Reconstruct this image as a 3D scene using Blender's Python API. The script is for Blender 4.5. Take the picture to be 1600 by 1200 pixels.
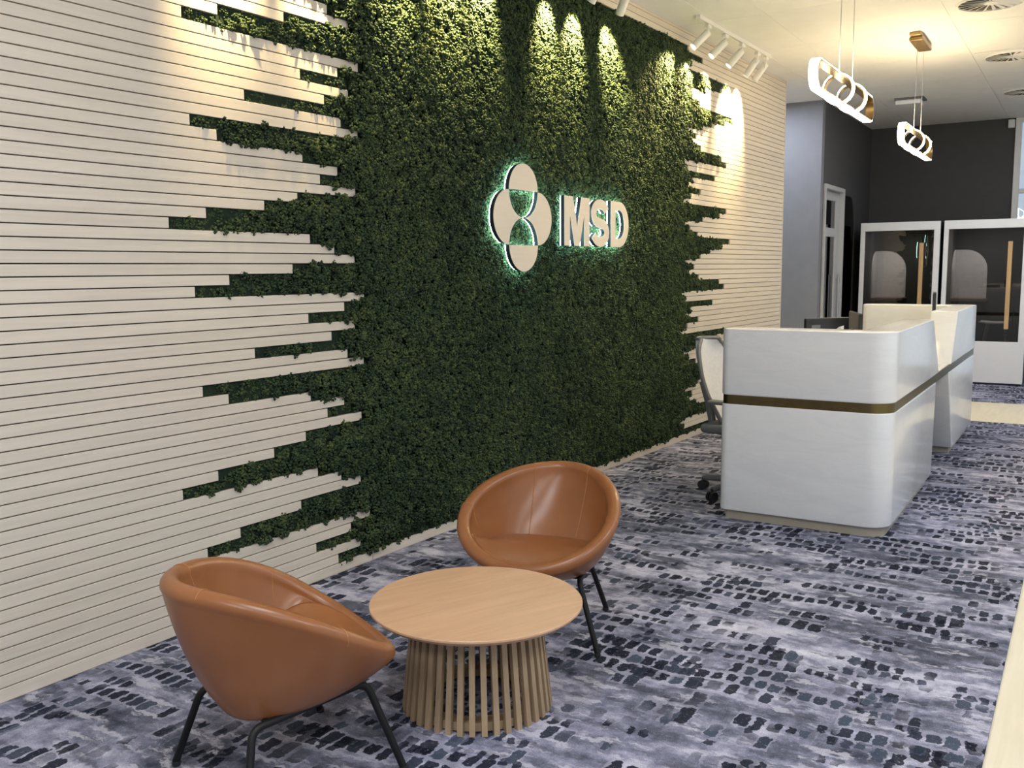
import bpy, bmesh, math, random
import numpy as np
from mathutils import Vector, Matrix
random.seed(7)
rng = np.random.default_rng(7)
C = bpy.context.scene.collection
sc = bpy.context.scene
for o in list(bpy.data.objects):
    bpy.data.objects.remove(o)

# ------------------------------------------------------------------ camera
F_PX, YAW, PITCH, ROLL = 1459.68, math.radians(31.738), math.radians(6.988), math.radians(-0.478)
CAM_Z = 1.5
fwd = Vector((math.cos(YAW)*math.cos(PITCH), math.sin(YAW)*math.cos(PITCH), -math.sin(PITCH)))
right = Vector((math.sin(YAW), -math.cos(YAW), 0))
up = right.cross(fwd)
r2 = right*math.cos(ROLL) + up*math.sin(ROLL)
u2 = -right*math.sin(ROLL) + up*math.cos(ROLL)
cam_d = bpy.data.cameras.new('camera')
cam = bpy.data.objects.new('camera', cam_d)
C.objects.link(cam)
M = Matrix((r2, u2, -fwd)).transposed().to_4x4()
M.translation = (0, 0, CAM_Z)
cam.matrix_world = M
cam_d.sensor_fit = 'HORIZONTAL'
cam_d.sensor_width = 36.0
cam_d.lens = F_PX/1600*36.0
cam_d.clip_start = 0.05
sc.camera = cam

# ------------------------------------------------------------------ view, world
sc.view_settings.view_transform = 'Standard'
sc.view_settings.look = 'None'
sc.view_settings.exposure = -0.27
sc.view_settings.gamma = 1.0
sc.view_settings.use_curve_mapping = False
w = bpy.data.worlds.new('world')
sc.world = w
w.use_nodes = True
bg = w.node_tree.nodes['Background']
bg.inputs[0].default_value = (0.72, 0.85, 1.0, 1)
bg.inputs[1].default_value = 0.9

# ------------------------------------------------------------------ key room lights
ROOM_H = 3.457
BACK_X, RIGHT_Y, REAR_X = 14.47, -4.6, -3.4

def area_light(name, loc, rot, sx, sy, power, col):
    d = bpy.data.lights.new(name, 'AREA')
    d.shape = 'RECTANGLE'; d.size = sx; d.size_y = sy
    d.energy = power; d.color = col
    o = bpy.data.objects.new(name, d)
    o.location = loc; o.rotation_euler = rot
    C.objects.link(o)
    return o

DAY = (0.84, 0.91, 1.0)
WIN_X = [-1.6, 0.9, 3.4, 5.9, 8.4, 10.9]
for wx in WIN_X:       # daylight through the glazed right-hand side of the room
    area_light('window_daylight', (wx, RIGHT_Y-0.25, 1.75), (-math.pi/2, 0, math.pi), 1.9, 2.7, 9, DAY)
LED = (0.94, 0.965, 1.0)
for lx, ly, p in [(-1.6, 1.3, 60), (-1.6, -1.2, 60), (0.9, -1.3, 60), (0.9, 1.2, 50), (3.4, -1.3, 45), (5.8, -1.3, 30), (8.2, -1.6, 30), (11.6, 0.2, 30), (11.2, 1.5, 16)]:
    area_light('ceiling_panel_light', (lx, ly, ROOM_H-0.02), (0, 0, 0), 1.15, 0.5, p, LED)
area_light('corridor_light', (10.85, 3.5, ROOM_H-0.03), (0, 0, 0), 0.5, 0.9, 45, (0.80, 0.86, 1.0))

# ------------------------------------------------------------------ material helpers
def new_mat(name):
    m = bpy.data.materials.new(name)
    m.use_nodes = True
    nt = m.node_tree
    return m, nt, nt.nodes['Principled BSDF']

def N(nt, typ, **kw):
    n = nt.nodes.new(typ)
    for k, v in kw.items():
        if k.startswith('i_'):
            key = k[2:]
            key = int(key) if key.isdigit() else key
            n.inputs[key].default_value = v
        else:
            setattr(n, k, v)
    return n

def ramp(nt, stops, interp='LINEAR'):
    n = nt.nodes.new('ShaderNodeValToRGB')
    e = n.color_ramp.elements
    n.color_ramp.interpolation = interp
    while len(e) < len(stops):
        e.new(0.5)
    for el, (p, c) in zip(e, stops):
        el.position = p
        el.color = (*c, 1) if len(c) == 3 else c
    return n

def math_n(nt, op, a, b=None, c=None):
    n = nt.nodes.new('ShaderNodeMath')
    n.operation = op
    for i, v in enumerate((a, b, c)):
        if v is None:
            continue
        if isinstance(v, (int, float)):
            n.inputs[i].default_value = v
        else:
            nt.links.new(v, n.inputs[i])
    return n.outputs[0]

def mix_c(nt, fac, a, b, mode='MIX'):
    n = nt.nodes.new('ShaderNodeMix')
    n.data_type = 'RGBA'
    n.blend_type = mode
    for sock, v in ((n.inputs[0], fac), (n.inputs[6], a), (n.inputs[7], b)):
        if isinstance(v, (int, float)):
            sock.default_value = v
        elif isinstance(v, tuple):
            sock.default_value = (*v, 1)
        else:
            nt.links.new(v, sock)
    return n.outputs[2]

def plain(name, col, rough=0.5, metal=0.0, noise=0.06, scale=8.0, bump=0.0, spec=0.5, coat=0.0):
    m, nt, b = new_mat(name)
    tc = N(nt, 'ShaderNodeTexCoord')
    nz = N(nt, 'ShaderNodeTexNoise', i_Scale=scale, i_Detail=4.0)
    nt.links.new(tc.outputs['Object'], nz.inputs['Vector'])
    lo = tuple(max(0, c*(1-noise)) for c in col); hi = tuple(min(1, c*(1+noise)) for c in col)
    r = ramp(nt, [(0.3, lo), (0.7, hi)])
    nt.links.new(nz.outputs[0], r.inputs[0])
    nt.links.new(r.outputs[0], b.inputs['Base Color'])
    b.inputs['Roughness'].default_value = rough
    b.inputs['Metallic'].default_value = metal
    b.inputs['Specular IOR Level'].default_value = spec
    b.inputs['Coat Weight'].default_value = coat
    if bump:
        bp = N(nt, 'ShaderNodeBump', i_Strength=bump, i_Distance=0.002)
        n2 = N(nt, 'ShaderNodeTexNoise', i_Scale=scale*12, i_Detail=3.0)
        nt.links.new(tc.outputs['Object'], n2.inputs['Vector'])
        nt.links.new(n2.outputs[0], bp.inputs['Height'])
        nt.links.new(bp.outputs[0], b.inputs['Normal'])
    return m

def wood(name, c1, c2, axis=0, rough=0.5, stretch=18.0, scale=3.0, var=0.0):
    m, nt, b = new_mat(name)
    tc = N(nt, 'ShaderNodeTexCoord')
    mp = N(nt, 'ShaderNodeMapping')
    s = [stretch]*3
    s[axis] = 1.0
    mp.inputs['Scale'].default_value = s
    nt.links.new(tc.outputs['Object'], mp.inputs['Vector'])
    oi = N(nt, 'ShaderNodeObjectInfo')
    ofs = N(nt, 'ShaderNodeVectorMath', operation='ADD')
    sc_ = N(nt, 'ShaderNodeVectorMath', operation='SCALE')
    sc_.inputs[0].default_value = (37.0, 11.0, 23.0)
    nt.links.new(oi.outputs['Random'], sc_.inputs['Scale'])
    nt.links.new(mp.outputs[0], ofs.inputs[0])
    nt.links.new(sc_.outputs[0], ofs.inputs[1])
    nz = N(nt, 'ShaderNodeTexNoise', i_Scale=scale, i_Detail=6.0, i_Roughness=0.62, i_Distortion=0.6)
    nt.links.new(ofs.outputs[0], nz.inputs['Vector'])
    r = ramp(nt, [(0.28, c1), (0.72, c2)])
    nt.links.new(nz.outputs[0], r.inputs[0])
    col = r.outputs[0]
    if var:
        v = math_n(nt, 'MULTIPLY_ADD', oi.outputs['Random'], var, 1.0-var*0.5)
        hsv = N(nt, 'ShaderNodeHueSaturation')
        nt.links.new(v, hsv.inputs['Value'])
        nt.links.new(col, hsv.inputs['Color'])
        col = hsv.outputs[0]
    nt.links.new(col, b.inputs['Base Color'])
    b.inputs['Roughness'].default_value = rough
    bp = N(nt, 'ShaderNodeBump', i_Strength=0.12, i_Distance=0.001)
    nt.links.new(nz.outputs[0], bp.inputs['Height'])
    nt.links.new(bp.outputs[0], b.inputs['Normal'])
    return m

def emit(name, col, strength):
    m = bpy.data.materials.new(name)
    m.use_nodes = True
    nt = m.node_tree
    nt.nodes.clear()
    e = N(nt, 'ShaderNodeEmission')
    e.inputs[0].default_value = (*col, 1); e.inputs[1].default_value = strength
    out = N(nt, 'ShaderNodeOutputMaterial')
    nt.links.new(e.outputs[0], out.inputs[0])
    return m

def glass(name, tint, ior=1.5, refl=1.0):
    m = bpy.data.materials.new(name)
    m.use_nodes = True
    nt = m.node_tree
    nt.nodes.clear()
    t = N(nt, 'ShaderNodeBsdfTransparent'); t.inputs[0].default_value = (*tint, 1)
    g = N(nt, 'ShaderNodeBsdfGlossy'); g.inputs['Roughness'].default_value = 0.0
    g.inputs[0].default_value = (refl, refl, refl, 1)
    f = N(nt, 'ShaderNodeFresnel'); f.inputs[0].default_value = ior
    mx = N(nt, 'ShaderNodeMixShader')
    nt.links.new(f.outputs[0], mx.inputs[0]); nt.links.new(t.outputs[0], mx.inputs[1]); nt.links.new(g.outputs[0], mx.inputs[2])
    out = N(nt, 'ShaderNodeOutputMaterial')
    nt.links.new(mx.outputs[0], out.inputs[0])
    return m

# ------------------------------------------------------------------ mesh helpers
def obj(name, bm, mat, parent=None, smooth=False, auto=None):
    me = bpy.data.meshes.new(name)
    if isinstance(bm, bmesh.types.BMesh):
        bmesh.ops.recalc_face_normals(bm, faces=bm.faces)
        bm.to_mesh(me); bm.free()
    else:
        me.from_pydata(*bm)
    if mat:
        me.materials.append(mat)
    if smooth:
        me.polygons.foreach_set('use_smooth', [True]*len(me.polygons))
        if auto is not None:
            me.set_sharp_from_angle(angle=math.radians(auto))
    o = bpy.data.objects.new(name, me)
    C.objects.link(o)
    if parent:
        o.parent = parent
    return o

def empty(name, loc, rz=0.0):
    o = bpy.data.objects.new(name, None)
    o.location = loc; o.rotation_euler = (0, 0, rz)
    o.empty_display_size = 0.1
    C.objects.link(o)
    return o

def tag(o, label=None, cat=None, group=None, kind=None):
    if label: o['label'] = label
    if cat: o['category'] = cat
    if group: o['group'] = group
    if kind: o['kind'] = kind
    return o

def struct(o, label=None):
    return tag(o, label, None, None, 'structure')

def box(bm, x0, x1, y0, y1, z0, z1, bev=0.0, seg=2):
    vs = [bm.verts.new(p) for p in ((x0,y0,z0),(x1,y0,z0),(x1,y1,z0),(x0,y1,z0),(x0,y0,z1),(x1,y0,z1),(x1,y1,z1),(x0,y1,z1))]
    fs = [bm.faces.new([vs[i] for i in f]) for f in ((0,3,2,1),(4,5,6,7),(0,1,5,4),(1,2,6,5),(2,3,7,6),(3,0,4,7))]
    if bev:
        es = set(e for f in fs for e in f.edges)
        bmesh.ops.bevel(bm, geom=list(es), offset=bev, segments=seg, affect='EDGES', profile=0.5)
    return vs

def bx(x0, x1, y0, y1, z0, z1, bev=0.0, seg=2):
    bm = bmesh.new()
    box(bm, x0, x1, y0, y1, z0, z1, bev, seg)
    return bm

def obox(bm, c, ax, ay, az, hx, hy, hz):
    """box about centre c with unit axes and half sizes"""
    c = Vector(c); ax = Vector(ax)*hx; ay = Vector(ay)*hy; az = Vector(az)*hz
    P = [c+ax*i+ay*j+az*k for k in (-1, 1) for (i, j) in ((-1,-1),(1,-1),(1,1),(-1,1))]
    vs = [bm.verts.new(p) for p in P]
    for f in ((0,3,2,1),(4,5,6,7),(0,1,5,4),(1,2,6,5),(2,3,7,6),(3,0,4,7)):
        bm.faces.new([vs[i] for i in f])

def tube(bm, pts, r, n=10, closed=False, caps=True):
    pts = [Vector(p) for p in pts]
    rings = []
    nrm = None
    L = len(pts)
    for i, p in enumerate(pts):
        if closed:
            t = (pts[(i+1) % L]-pts[i-1]).normalized()
        else:
            t = (pts[min(i+1, L-1)]-pts[max(i-1, 0)]).normalized()
        if nrm is None:
            a = Vector((0, 0, 1)) if abs(t.z) < 0.9 else Vector((1, 0, 0))
            nrm = (a-t*a.dot(t)).normalized()
        else:
            nrm = (nrm-t*nrm.dot(t)).normalized()
        b = t.cross(nrm)
        rr = r[i] if isinstance(r, (list, tuple)) else r
        rings.append([bm.verts.new(p+nrm*rr*math.cos(2*math.pi*k/n)+b*rr*math.sin(2*math.pi*k/n)) for k in range(n)])
    for i in range(L if closed else L-1):
        A, B = rings[i], rings[(i+1) % L]
        for k in range(n):
            bm.faces.new((A[k], A[(k+1) % n], B[(k+1) % n], B[k]))
    if caps and not closed:
        bm.faces.new(rings[0][::-1]); bm.faces.new(rings[-1])

def lathe(bm, prof, n=48, cx=0, cy=0, closed_prof=False):
    rings = []
    for r, z in prof:
        rings.append([bm.verts.new((cx+r*math.cos(2*math.pi*k/n), cy+r*math.sin(2*math.pi*k/n), z)) for k in range(n)])
    m = len(rings)
    for i in range(m if closed_prof else m-1):
        A, B = rings[i], rings[(i+1) % m]
        for k in range(n):
            bm.faces.new((A[k], A[(k+1) % n], B[(k+1) % n], B[k]))
    if not closed_prof:
        bm.faces.new(rings[0][::-1]); bm.faces.new(rings[-1])

def loft(bm, lo, hi):
    """solid between two outlines with the same number of points"""
    a = [bm.verts.new(p) for p in lo]; b = [bm.verts.new(p) for p in hi]
    n = len(a)
    for i in range(n):
        bm.faces.new((a[i], a[(i+1) % n], b[(i+1) % n], b[i]))
    bm.faces.new(a[::-1]); bm.faces.new(b)

def round_path(pts, rads, seg=6):
    """polyline with filleted corners"""
    out = [Vector(pts[0])]
    for i in range(1, len(pts)-1):
        p = Vector(pts[i]); a = (Vector(pts[i-1])-p); b = (Vector(pts[i+1])-p)
        r = rads[i-1] if isinstance(rads, (list, tuple)) else rads
        ang = a.angle(b)
        d = r/math.tan(ang/2)
        d = min(d, a.length*0.49, b.length*0.49)
        A = p+a.normalized()*d; B = p+b.normalized()*d
        for k in range(seg+1):
            t = k/seg
            out.append(A*(1-t)**2 + p*2*t*(1-t) + B*t**2)
    out.append(Vector(pts[-1]))
    return out

# ------------------------------------------------------------------ materials
def slat_material():
    m = wood('pale_whitewashed_wood', (0.615, 0.553, 0.468), (0.715, 0.648, 0.556), axis=0, rough=0.55, stretch=22, scale=2.2, var=0.07)
    return m
M_SLAT = slat_material()
M_GROOVE = plain('dark_groove_board', (0.045, 0.03, 0.022), 0.8)
M_CEIL = plain('white_ceiling_board', (0.80, 0.79, 0.77), 0.85, noise=0.02)
M_WHITE = plain('white_satin_metal', (0.80, 0.80, 0.80), 0.35, noise=0.02)
M_GREYWALL = plain('slate_grey_paint', (0.20, 0.205, 0.225), 0.7, noise=0.04, bump=0.05)
M_DARKWALL = plain('charcoal_grey_paint', (0.075, 0.074, 0.077), 0.75, noise=0.04, bump=0.05)
M_OFFWHITE = plain('warm_grey_paint', (0.38, 0.37, 0.36), 0.8, noise=0.02)
M_FLOOR = wood('pale_maple_floor', (0.70, 0.62, 0.46), (0.80, 0.73, 0.57), axis=0, rough=0.45, stretch=9, scale=2.0)
M_BLACK = plain('black_powder_coat', (0.008, 0.008, 0.009), 0.5, noise=0.1, spec=0.3)
M_BLACKPL = plain('black_plastic', (0.02, 0.021, 0.023), 0.4, noise=0.1)
M_BRONZE = plain('antique_bronze_metal', (0.34, 0.24, 0.12), 0.35, metal=0.9, noise=0.12)
M_DARKBLUE = plain('dark_sign_return', (0.010, 0.010, 0.026), 0.6, noise=0.1)
M_STEEL = plain('brushed_steel', (0.55, 0.55, 0.56), 0.3, metal=1.0)
M_PODIN = plain('charcoal_felt', (0.035, 0.034, 0.035), 0.95, noise=0.15, scale=30)
M_FELT = plain('light_grey_felt', (0.58, 0.58, 0.59), 0.95, noise=0.08, scale=30)
M_BROWN = wood('brown_shelf_wood', (0.16, 0.11, 0.08), (0.24, 0.17, 0.12), axis=1, rough=0.5)
M_OAK = wood('golden_oak', (0.50, 0.31, 0.14), (0.62, 0.42, 0.21), axis=2, rough=0.45)
M_GREYPL = plain('mid_grey_plastic', (0.15, 0.15, 0.16), 0.5, noise=0.05)
M_LGREY = plain('light_grey_mesh_fabric', (0.66, 0.67, 0.70), 0.7, noise=0.06, scale=60)
M_SIGNFACE = wood('cream_sign_face', (0.74, 0.655, 0.56), (0.79, 0.705, 0.61), axis=0, rough=0.5)

# ------------------------------------------------------------------ left feature wall frame
WY = math.radians(-1.949)
P0 = Vector((3.5754, 3.1149, 0))
WU = Vector((math.cos(WY), math.sin(WY), 0))
WN = Vector((WU.y, -WU.x, 0))              # towards the room
def W3(s, o, z):
    return P0 + WU*s + WN*o + Vector((0, 0, z))
PITCH_Z, Z0 = 0.04635, 0.0049
S_MIN, S_MAX = -5.6, 6.68
NROW = 74
def row_z(k):
    return (0.0 if k == 0 else Z0+k*PITCH_Z), (min(Z0+(k+1)*PITCH_Z, ROOM_H))

LEFT = {11:-.308,10:-.15,9:-.011,8:-.423,7:-.788,6:-.967,5:.05,4:-.093,3:-.335,2:-.024,1:-.187,0:-.665,23:-.08,22:.035,21:-.952,20:-.82,19:-.338,18:-.113,17:-.23,16:.008,15:-.378,14:-.577,13:-.893,12:-1.076}
RIGHT = {21:4.155,20:3.99,19:5.02,18:4.86,17:4.467,16:4.044,15:4.18,14:4.35,13:5.125,12:4.94,11:4.64,10:4.42,9:4.04,8:4.28,7:4.16,6:4.385,5:4.875,4:5.0,3:4.0,2:4.11,1:4.72,0:4.22,23:4.085,22:4.40}
MOSS_TOP = 72
def ends(k):
    m = k % 24
    return LEFT[m], RIGHT[m]

def wall_obj(name, s0, s1, o0, o1, z0, z1, mat, parent=None):
    L = s1-s0; H = z1-z0; D = o1-o0
    bm = bx(0, L, -D, 0, 0, H)              # local x along wall, -y towards the room
    o = obj(name, bm, mat, parent)
    return o, W3(s0, o0, z0)

# backing board of the feature wall (the structure itself)
bm = bx(0, S_MAX-S_MIN, 0, 0.18, 0, ROOM_H)
wall_left = obj('wall_left', bm, M_GROOVE)
wall_left.location = W3(S_MIN, -0.024, 0)
wall_left.rotation_euler = (0, 0, WY)
struct(wall_left, 'feature wall of pale horizontal timber slats with ragged ends')
def add_slat(s0, s1, k, name='slat'):
    z0, z1 = row_z(k)
    if k: z0 += 0.0022
    z1 -= 0.0022
    bm = bx(0, s1-s0, -0.023, 0.0, 0, z1-z0, 0.0012, 1)
    o = obj(name, bm, M_SLAT, wall_left)
    o.location = (s0-S_MIN, -0.0005, z0)
    return o
for k in range(NROW+1):
    z0, z1 = row_z(k)
    if z1-z0 < 0.008:
        continue
    if k == 0:
        add_slat(S_MIN, 0.062, k); add_slat(0.065, 4.9, k); add_slat(4.903, S_MAX, k)
    elif k >= MOSS_TOP:
        add_slat(S_MIN, S_MAX, k)
    else:
        a, b = ends(k)
        add_slat(S_MIN, a, k); add_slat(b, S_MAX, k)
end_cap = obj('end_panel', bx(S_MAX-S_MIN, S_MAX-S_MIN+0.02, -0.026, 0.18, 0, ROOM_H), M_SLAT, wall_left)

# ------------------------------------------------------------------ floor, carpet
floor = obj('floor', bx(REAR_X, BACK_X+0.2, RIGHT_Y, 6.2, -0.12, -0.012), M_FLOOR)
struct(floor, 'pale timber floor showing as a border beside the carpet')

def carpet_material():
    m, nt, b = new_mat('patterned_carpet')
    L = nt.links
    tc = N(nt, 'ShaderNodeTexCoord')
    sep = N(nt, 'ShaderNodeSeparateXYZ')
    L.new(tc.outputs['Object'], sep.inputs[0])
    # slow wander of the streaks
    wn = N(nt, 'ShaderNodeTexNoise', i_Scale=1.3, i_Detail=2.0)
    L.new(tc.outputs['Object'], wn.inputs['Vector'])
    wob = math_n(nt, 'MULTIPLY_ADD', wn.outputs[0], 0.16, -0.08)
    fn = N(nt, 'ShaderNodeTexNoise', i_Scale=38.0, i_Detail=6.0)
    L.new(tc.outputs['Object'], fn.inputs['Vector'])
    fsep = N(nt, 'ShaderNodeSeparateColor')
    L.new(fn.outputs[1], fsep.inputs[0])
    fineX = math_n(nt, 'MULTIPLY_ADD', fsep.outputs[0], 0.042, -0.021)
    fineY = math_n(nt, 'MULTIPLY_ADD', fsep.outputs[1], 0.034, -0.017)
    X = math_n(nt, 'ADD', math_n(nt, 'ADD', sep.outputs[0], wob), fineX)
    Y = math_n(nt, 'ADD', sep.outputs[1], fineY)
    def streak(sx, sy, detail, seed, rough=0.6):
        cb = N(nt, 'ShaderNodeCombineXYZ')
        L.new(math_n(nt, 'MULTIPLY', X, sx), cb.inputs[0]); L.new(math_n(nt, 'MULTIPLY', Y, sy), cb.inputs[1])
        cb.inputs[2].default_value = seed
        n = N(nt, 'ShaderNodeTexNoise', i_Scale=1.0, i_Detail=detail, i_Roughness=rough)
        L.new(cb.outputs[0], n.inputs['Vector'])
        return n.outputs[0]
    # broad painterly ground, then brush streaks running across the room (along Y)
    s0 = streak(3.2, 1.1, 4.0, 1.3, 0.6)
    s1 = streak(9.0, 3.0, 5.0, 3.1, 0.6)
    bn = N(nt, 'ShaderNodeTexNoise', i_Scale=15.0, i_Detail=6.0, i_Roughness=0.65)
    L.new(tc.outputs['Object'], bn.inputs['Vector'])
    sm = math_n(nt, 'ADD', math_n(nt, 'ADD', math_n(nt, 'MULTIPLY', s0, 0.36), math_n(nt, 'MULTIPLY', s1, 0.40)), math_n(nt, 'MULTIPLY', bn.outputs[0], 0.24))
    base = ramp(nt, [(0.395, (0.055, 0.062, 0.09)), (0.45, (0.125, 0.133, 0.185)), (0.49, (0.205, 0.215, 0.30)), (0.53, (0.325, 0.33, 0.45)), (0.575, (0.51, 0.51, 0.64)), (0.63, (0.70, 0.70, 0.80))])
    L.new(sm, base.inputs[0])
    col = base.outputs[0]
    s2 = streak(22.0, 6.5, 4.0, 9.7)
    lt = ramp(nt, [(0.56, (0, 0, 0)), (0.62, (1, 1, 1))])
    L.new(s2, lt.inputs[0])
    col = mix_c(nt, math_n(nt, 'MULTIPLY', lt.outputs[0], 0.65), col, (0.60, 0.595, 0.70))
    s3 = streak(17.0, 4.5, 4.0, 14.2)
    dk2 = ramp(nt, [(0.57, (0, 0, 0)), (0.64, (1, 1, 1))])
    L.new(s3, dk2.inputs[0])
    col = mix_c(nt, math_n(nt, 'MULTIPLY', dk2.outputs[0], 0.7), col, (0.095, 0.10, 0.135))
    # rows of small rounded blocks
    def blocks(px, py, seed, thr, hx, hy, bigs):
        gx = math_n(nt, 'DIVIDE', math_n(nt, 'ADD', X, seed*0.37), px)
        rx = math_n(nt, 'FLOOR', gx)
        shift = N(nt, 'ShaderNodeTexWhiteNoise', noise_dimensions='1D')
        L.new(math_n(nt, 'ADD', rx, seed*17.3), shift.inputs['W'])
        gy = math_n(nt, 'ADD', math_n(nt, 'DIVIDE', Y, py), math_n(nt, 'MULTIPLY', shift.outputs[0], 7.0))
        ry = math_n(nt, 'FLOOR', gy)
        cb = N(nt, 'ShaderNodeCombineXYZ')
        L.new(rx, cb.inputs[0]); L.new(ry, cb.inputs[1]); cb.inputs[2].default_value = seed
        wnz = N(nt, 'ShaderNodeTexWhiteNoise', noise_dimensions='3D')
        L.new(cb.outputs[0], wnz.inputs['Vector'])
        csep = N(nt, 'ShaderNodeSeparateColor')
        L.new(wnz.outputs[1], csep.inputs[0])
        ox = math_n(nt, 'MULTIPLY_ADD', csep.outputs[0], 0.16, -0.58)
        fx = math_n(nt, 'DIVIDE', math_n(nt, 'ABSOLUTE', math_n(nt, 'ADD', math_n(nt, 'FRACT', gx), ox)), math_n(nt, 'MULTIPLY_ADD', csep.outputs[1], 0.18, hx-0.09))
        fy = math_n(nt, 'DIVIDE', math_n(nt, 'ABSOLUTE', math_n(nt, 'SUBTRACT', math_n(nt, 'FRACT', gy), 0.5)), math_n(nt, 'MULTIPLY_ADD', csep.outputs[2], 0.12, hy-0.06))
        d = math_n(nt, 'ADD', math_n(nt, 'POWER', fx, 6.0), math_n(nt, 'POWER', fy, 6.0))
        ins = N(nt, 'ShaderNodeMapRange', interpolation_type='SMOOTHSTEP')
        L.new(d, ins.inputs[0]); ins.inputs[1].default_value = 1.25; ins.inputs[2].default_value = 0.65
        big = streak(bigs, bigs*0.6, 2.0, seed+20)
        cbr = N(nt, 'ShaderNodeCombineXYZ')
        L.new(math_n(nt, 'MULTIPLY', rx, 1.73), cbr.inputs[0]); L.new(math_n(nt, 'MULTIPLY', ry, 0.13), cbr.inputs[1]); cbr.inputs[2].default_value = seed*3
        rown = N(nt, 'ShaderNodeTexNoise', i_Scale=1.0, i_Detail=1.0)
        L.new(cbr.outputs[0], rown.inputs['Vector'])
        score = math_n(nt, 'ADD', math_n(nt, 'ADD', math_n(nt, 'MULTIPLY', rown.outputs[0], 1.3), math_n(nt, 'MULTIPLY', big, 0.7)), math_n(nt, 'MULTIPLY', wnz.outputs[0], 0.22))
        on = N(nt, 'ShaderNodeMapRange')
        L.new(score, on.inputs[0]); on.inputs[1].default_value = thr; on.inputs[2].default_value = thr+0.05
        return math_n(nt, 'MULTIPLY', ins.outputs[0], on.outputs[0]), wnz.outputs[0], on.outputs[0]
    f1, r1, on1 = blocks(0.098, 0.054, 1.0, 1.18, 0.38, 0.37, 1.6)
    f2, r2_, on2 = blocks(0.066, 0.043, 5.0, 1.21, 0.38, 0.35, 2.2)
    f3, r3_, on3 = blocks(0.125, 0.066, 9.0, 1.26, 0.38, 0.38, 1.2)
    col = mix_c(nt, math_n(nt, 'MULTIPLY', math_n(nt, 'MAXIMUM', on1, on3), 0.35), col, (0.52, 0.52, 0.66))
    dk = ramp(nt, [(0.0, (0.006, 0.008, 0.017)), (0.65, (0.014, 0.018, 0.033)), (0.85, (0.035, 0.045, 0.072)), (1.0, (0.07, 0.09, 0.135))])
    L.new(r1, dk.inputs[0])
    col = mix_c(nt, math_n(nt, 'MULTIPLY', f1, 0.95), col, dk.outputs[0])
    col = mix_c(nt, math_n(nt, 'MULTIPLY', f2, 0.90), col, dk.outputs[0])
    col = mix_c(nt, math_n(nt, 'MULTIPLY', f3, 0.92), col, dk.outputs[0])
    # frayed light flecks
    fl = N(nt, 'ShaderNodeTexNoise', i_Scale=75.0, i_Detail=3.0, i_Roughness=0.7)
    L.new(tc.outputs['Object'], fl.inputs['Vector'])
    fr = ramp(nt, [(0.60, (0, 0, 0)), (0.68, (1, 1, 1))])
    L.new(fl.outputs[0], fr.inputs[0])
    col = mix_c(nt, math_n(nt, 'MULTIPLY', fr.outputs[0], 0.32), col, (0.55, 0.55, 0.65))
    # pile speckle
    pn = N(nt, 'ShaderNodeTexNoise', i_Scale=260.0, i_Detail=2.0)
    L.new(tc.outputs['Object'], pn.inputs['Vector'])
    pv = ramp(nt, [(0.3, (0.72, 0.72, 0.72)), (0.7, (1.15, 1.15, 1.15))])
    L.new(pn.outputs[0], pv.inputs[0])
    col = mix_c(nt, 1.0, col, pv.outputs[0], 'MULTIPLY')
    L.new(col, b.inputs['Base Color'])
    b.inputs['Roughness'].default_value = 0.95
    b.inputs['Specular IOR Level'].default_value = 0.05
    b.inputs['Sheen Weight'].default_value = 0.0
    bp = N(nt, 'ShaderNodeBump', i_Strength=0.5, i_Distance=0.004)
    L.new(pn.outputs[0], bp.inputs['Height'])
    L.new(bp.outputs[0], b.inputs['Normal'])
    return m
M_CARPET = carpet_material()
def flat_prism(pts, z0, z1):
    bm = bmesh.new()
    loft(bm, [(x, y, z0) for x, y in pts], [(x, y, z1) for x, y in pts])
    return bm
wl = lambda s, o=0.0: (W3(s, o, 0).x, W3(s, o, 0).y)
carpet = obj('carpet', flat_prism([(REAR_X, 0.20), (9.99, 0.20), (9.99, wl(6.42)[1]), wl(S_MIN+0.0)], -0.012, 0.0), M_CARPET)
tag(carpet, 'large blue grey patterned carpet under the chairs, table and desk', 'carpet')
carpet2 = obj('carpet', flat_prism([(11.54, -2.0), (BACK_X, -2.0), (BACK_X, 2.82), (11.54, 2.82)], -0.012, 0.0), M_CARPET)
tag(carpet2, 'smaller blue grey carpet beyond the pale floor strip, under the booths', 'carpet')

# ------------------------------------------------------------------ ceiling
ceiling = obj('ceiling', bx(REAR_X, BACK_X+0.2, RIGHT_Y, 6.2, ROOM_H+0.004, ROOM_H+0.12), M_CEIL)
struct(ceiling, 'white ceiling of large square boards')
ME = None
gap = 0.002
ys = [1.075-1.2*5, 1.075-1.2*4, 1.075-2.4-1.2, 1.075-2.4, 1.075-1.2, 1.075, 2.275, 2.68, 4.2, 5.4]
xs = [8.67+1.2*i for i in range(-10, 6)]
xs[0] = REAR_X
DIFF = [(8.07, 0.76), (10.2, 0.76), (12.33, 0.76)]
for i in range(len(xs)-1):
    for j in range(len(ys)-1):
        bm = bx(xs[i]+gap, min(xs[i+1], BACK_X)-gap, max(ys[j], RIGHT_Y)+gap, ys[j+1]-gap, ROOM_H, ROOM_H+0.0035)
        obj('panel', bm, M_CEIL, ceiling)

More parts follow.
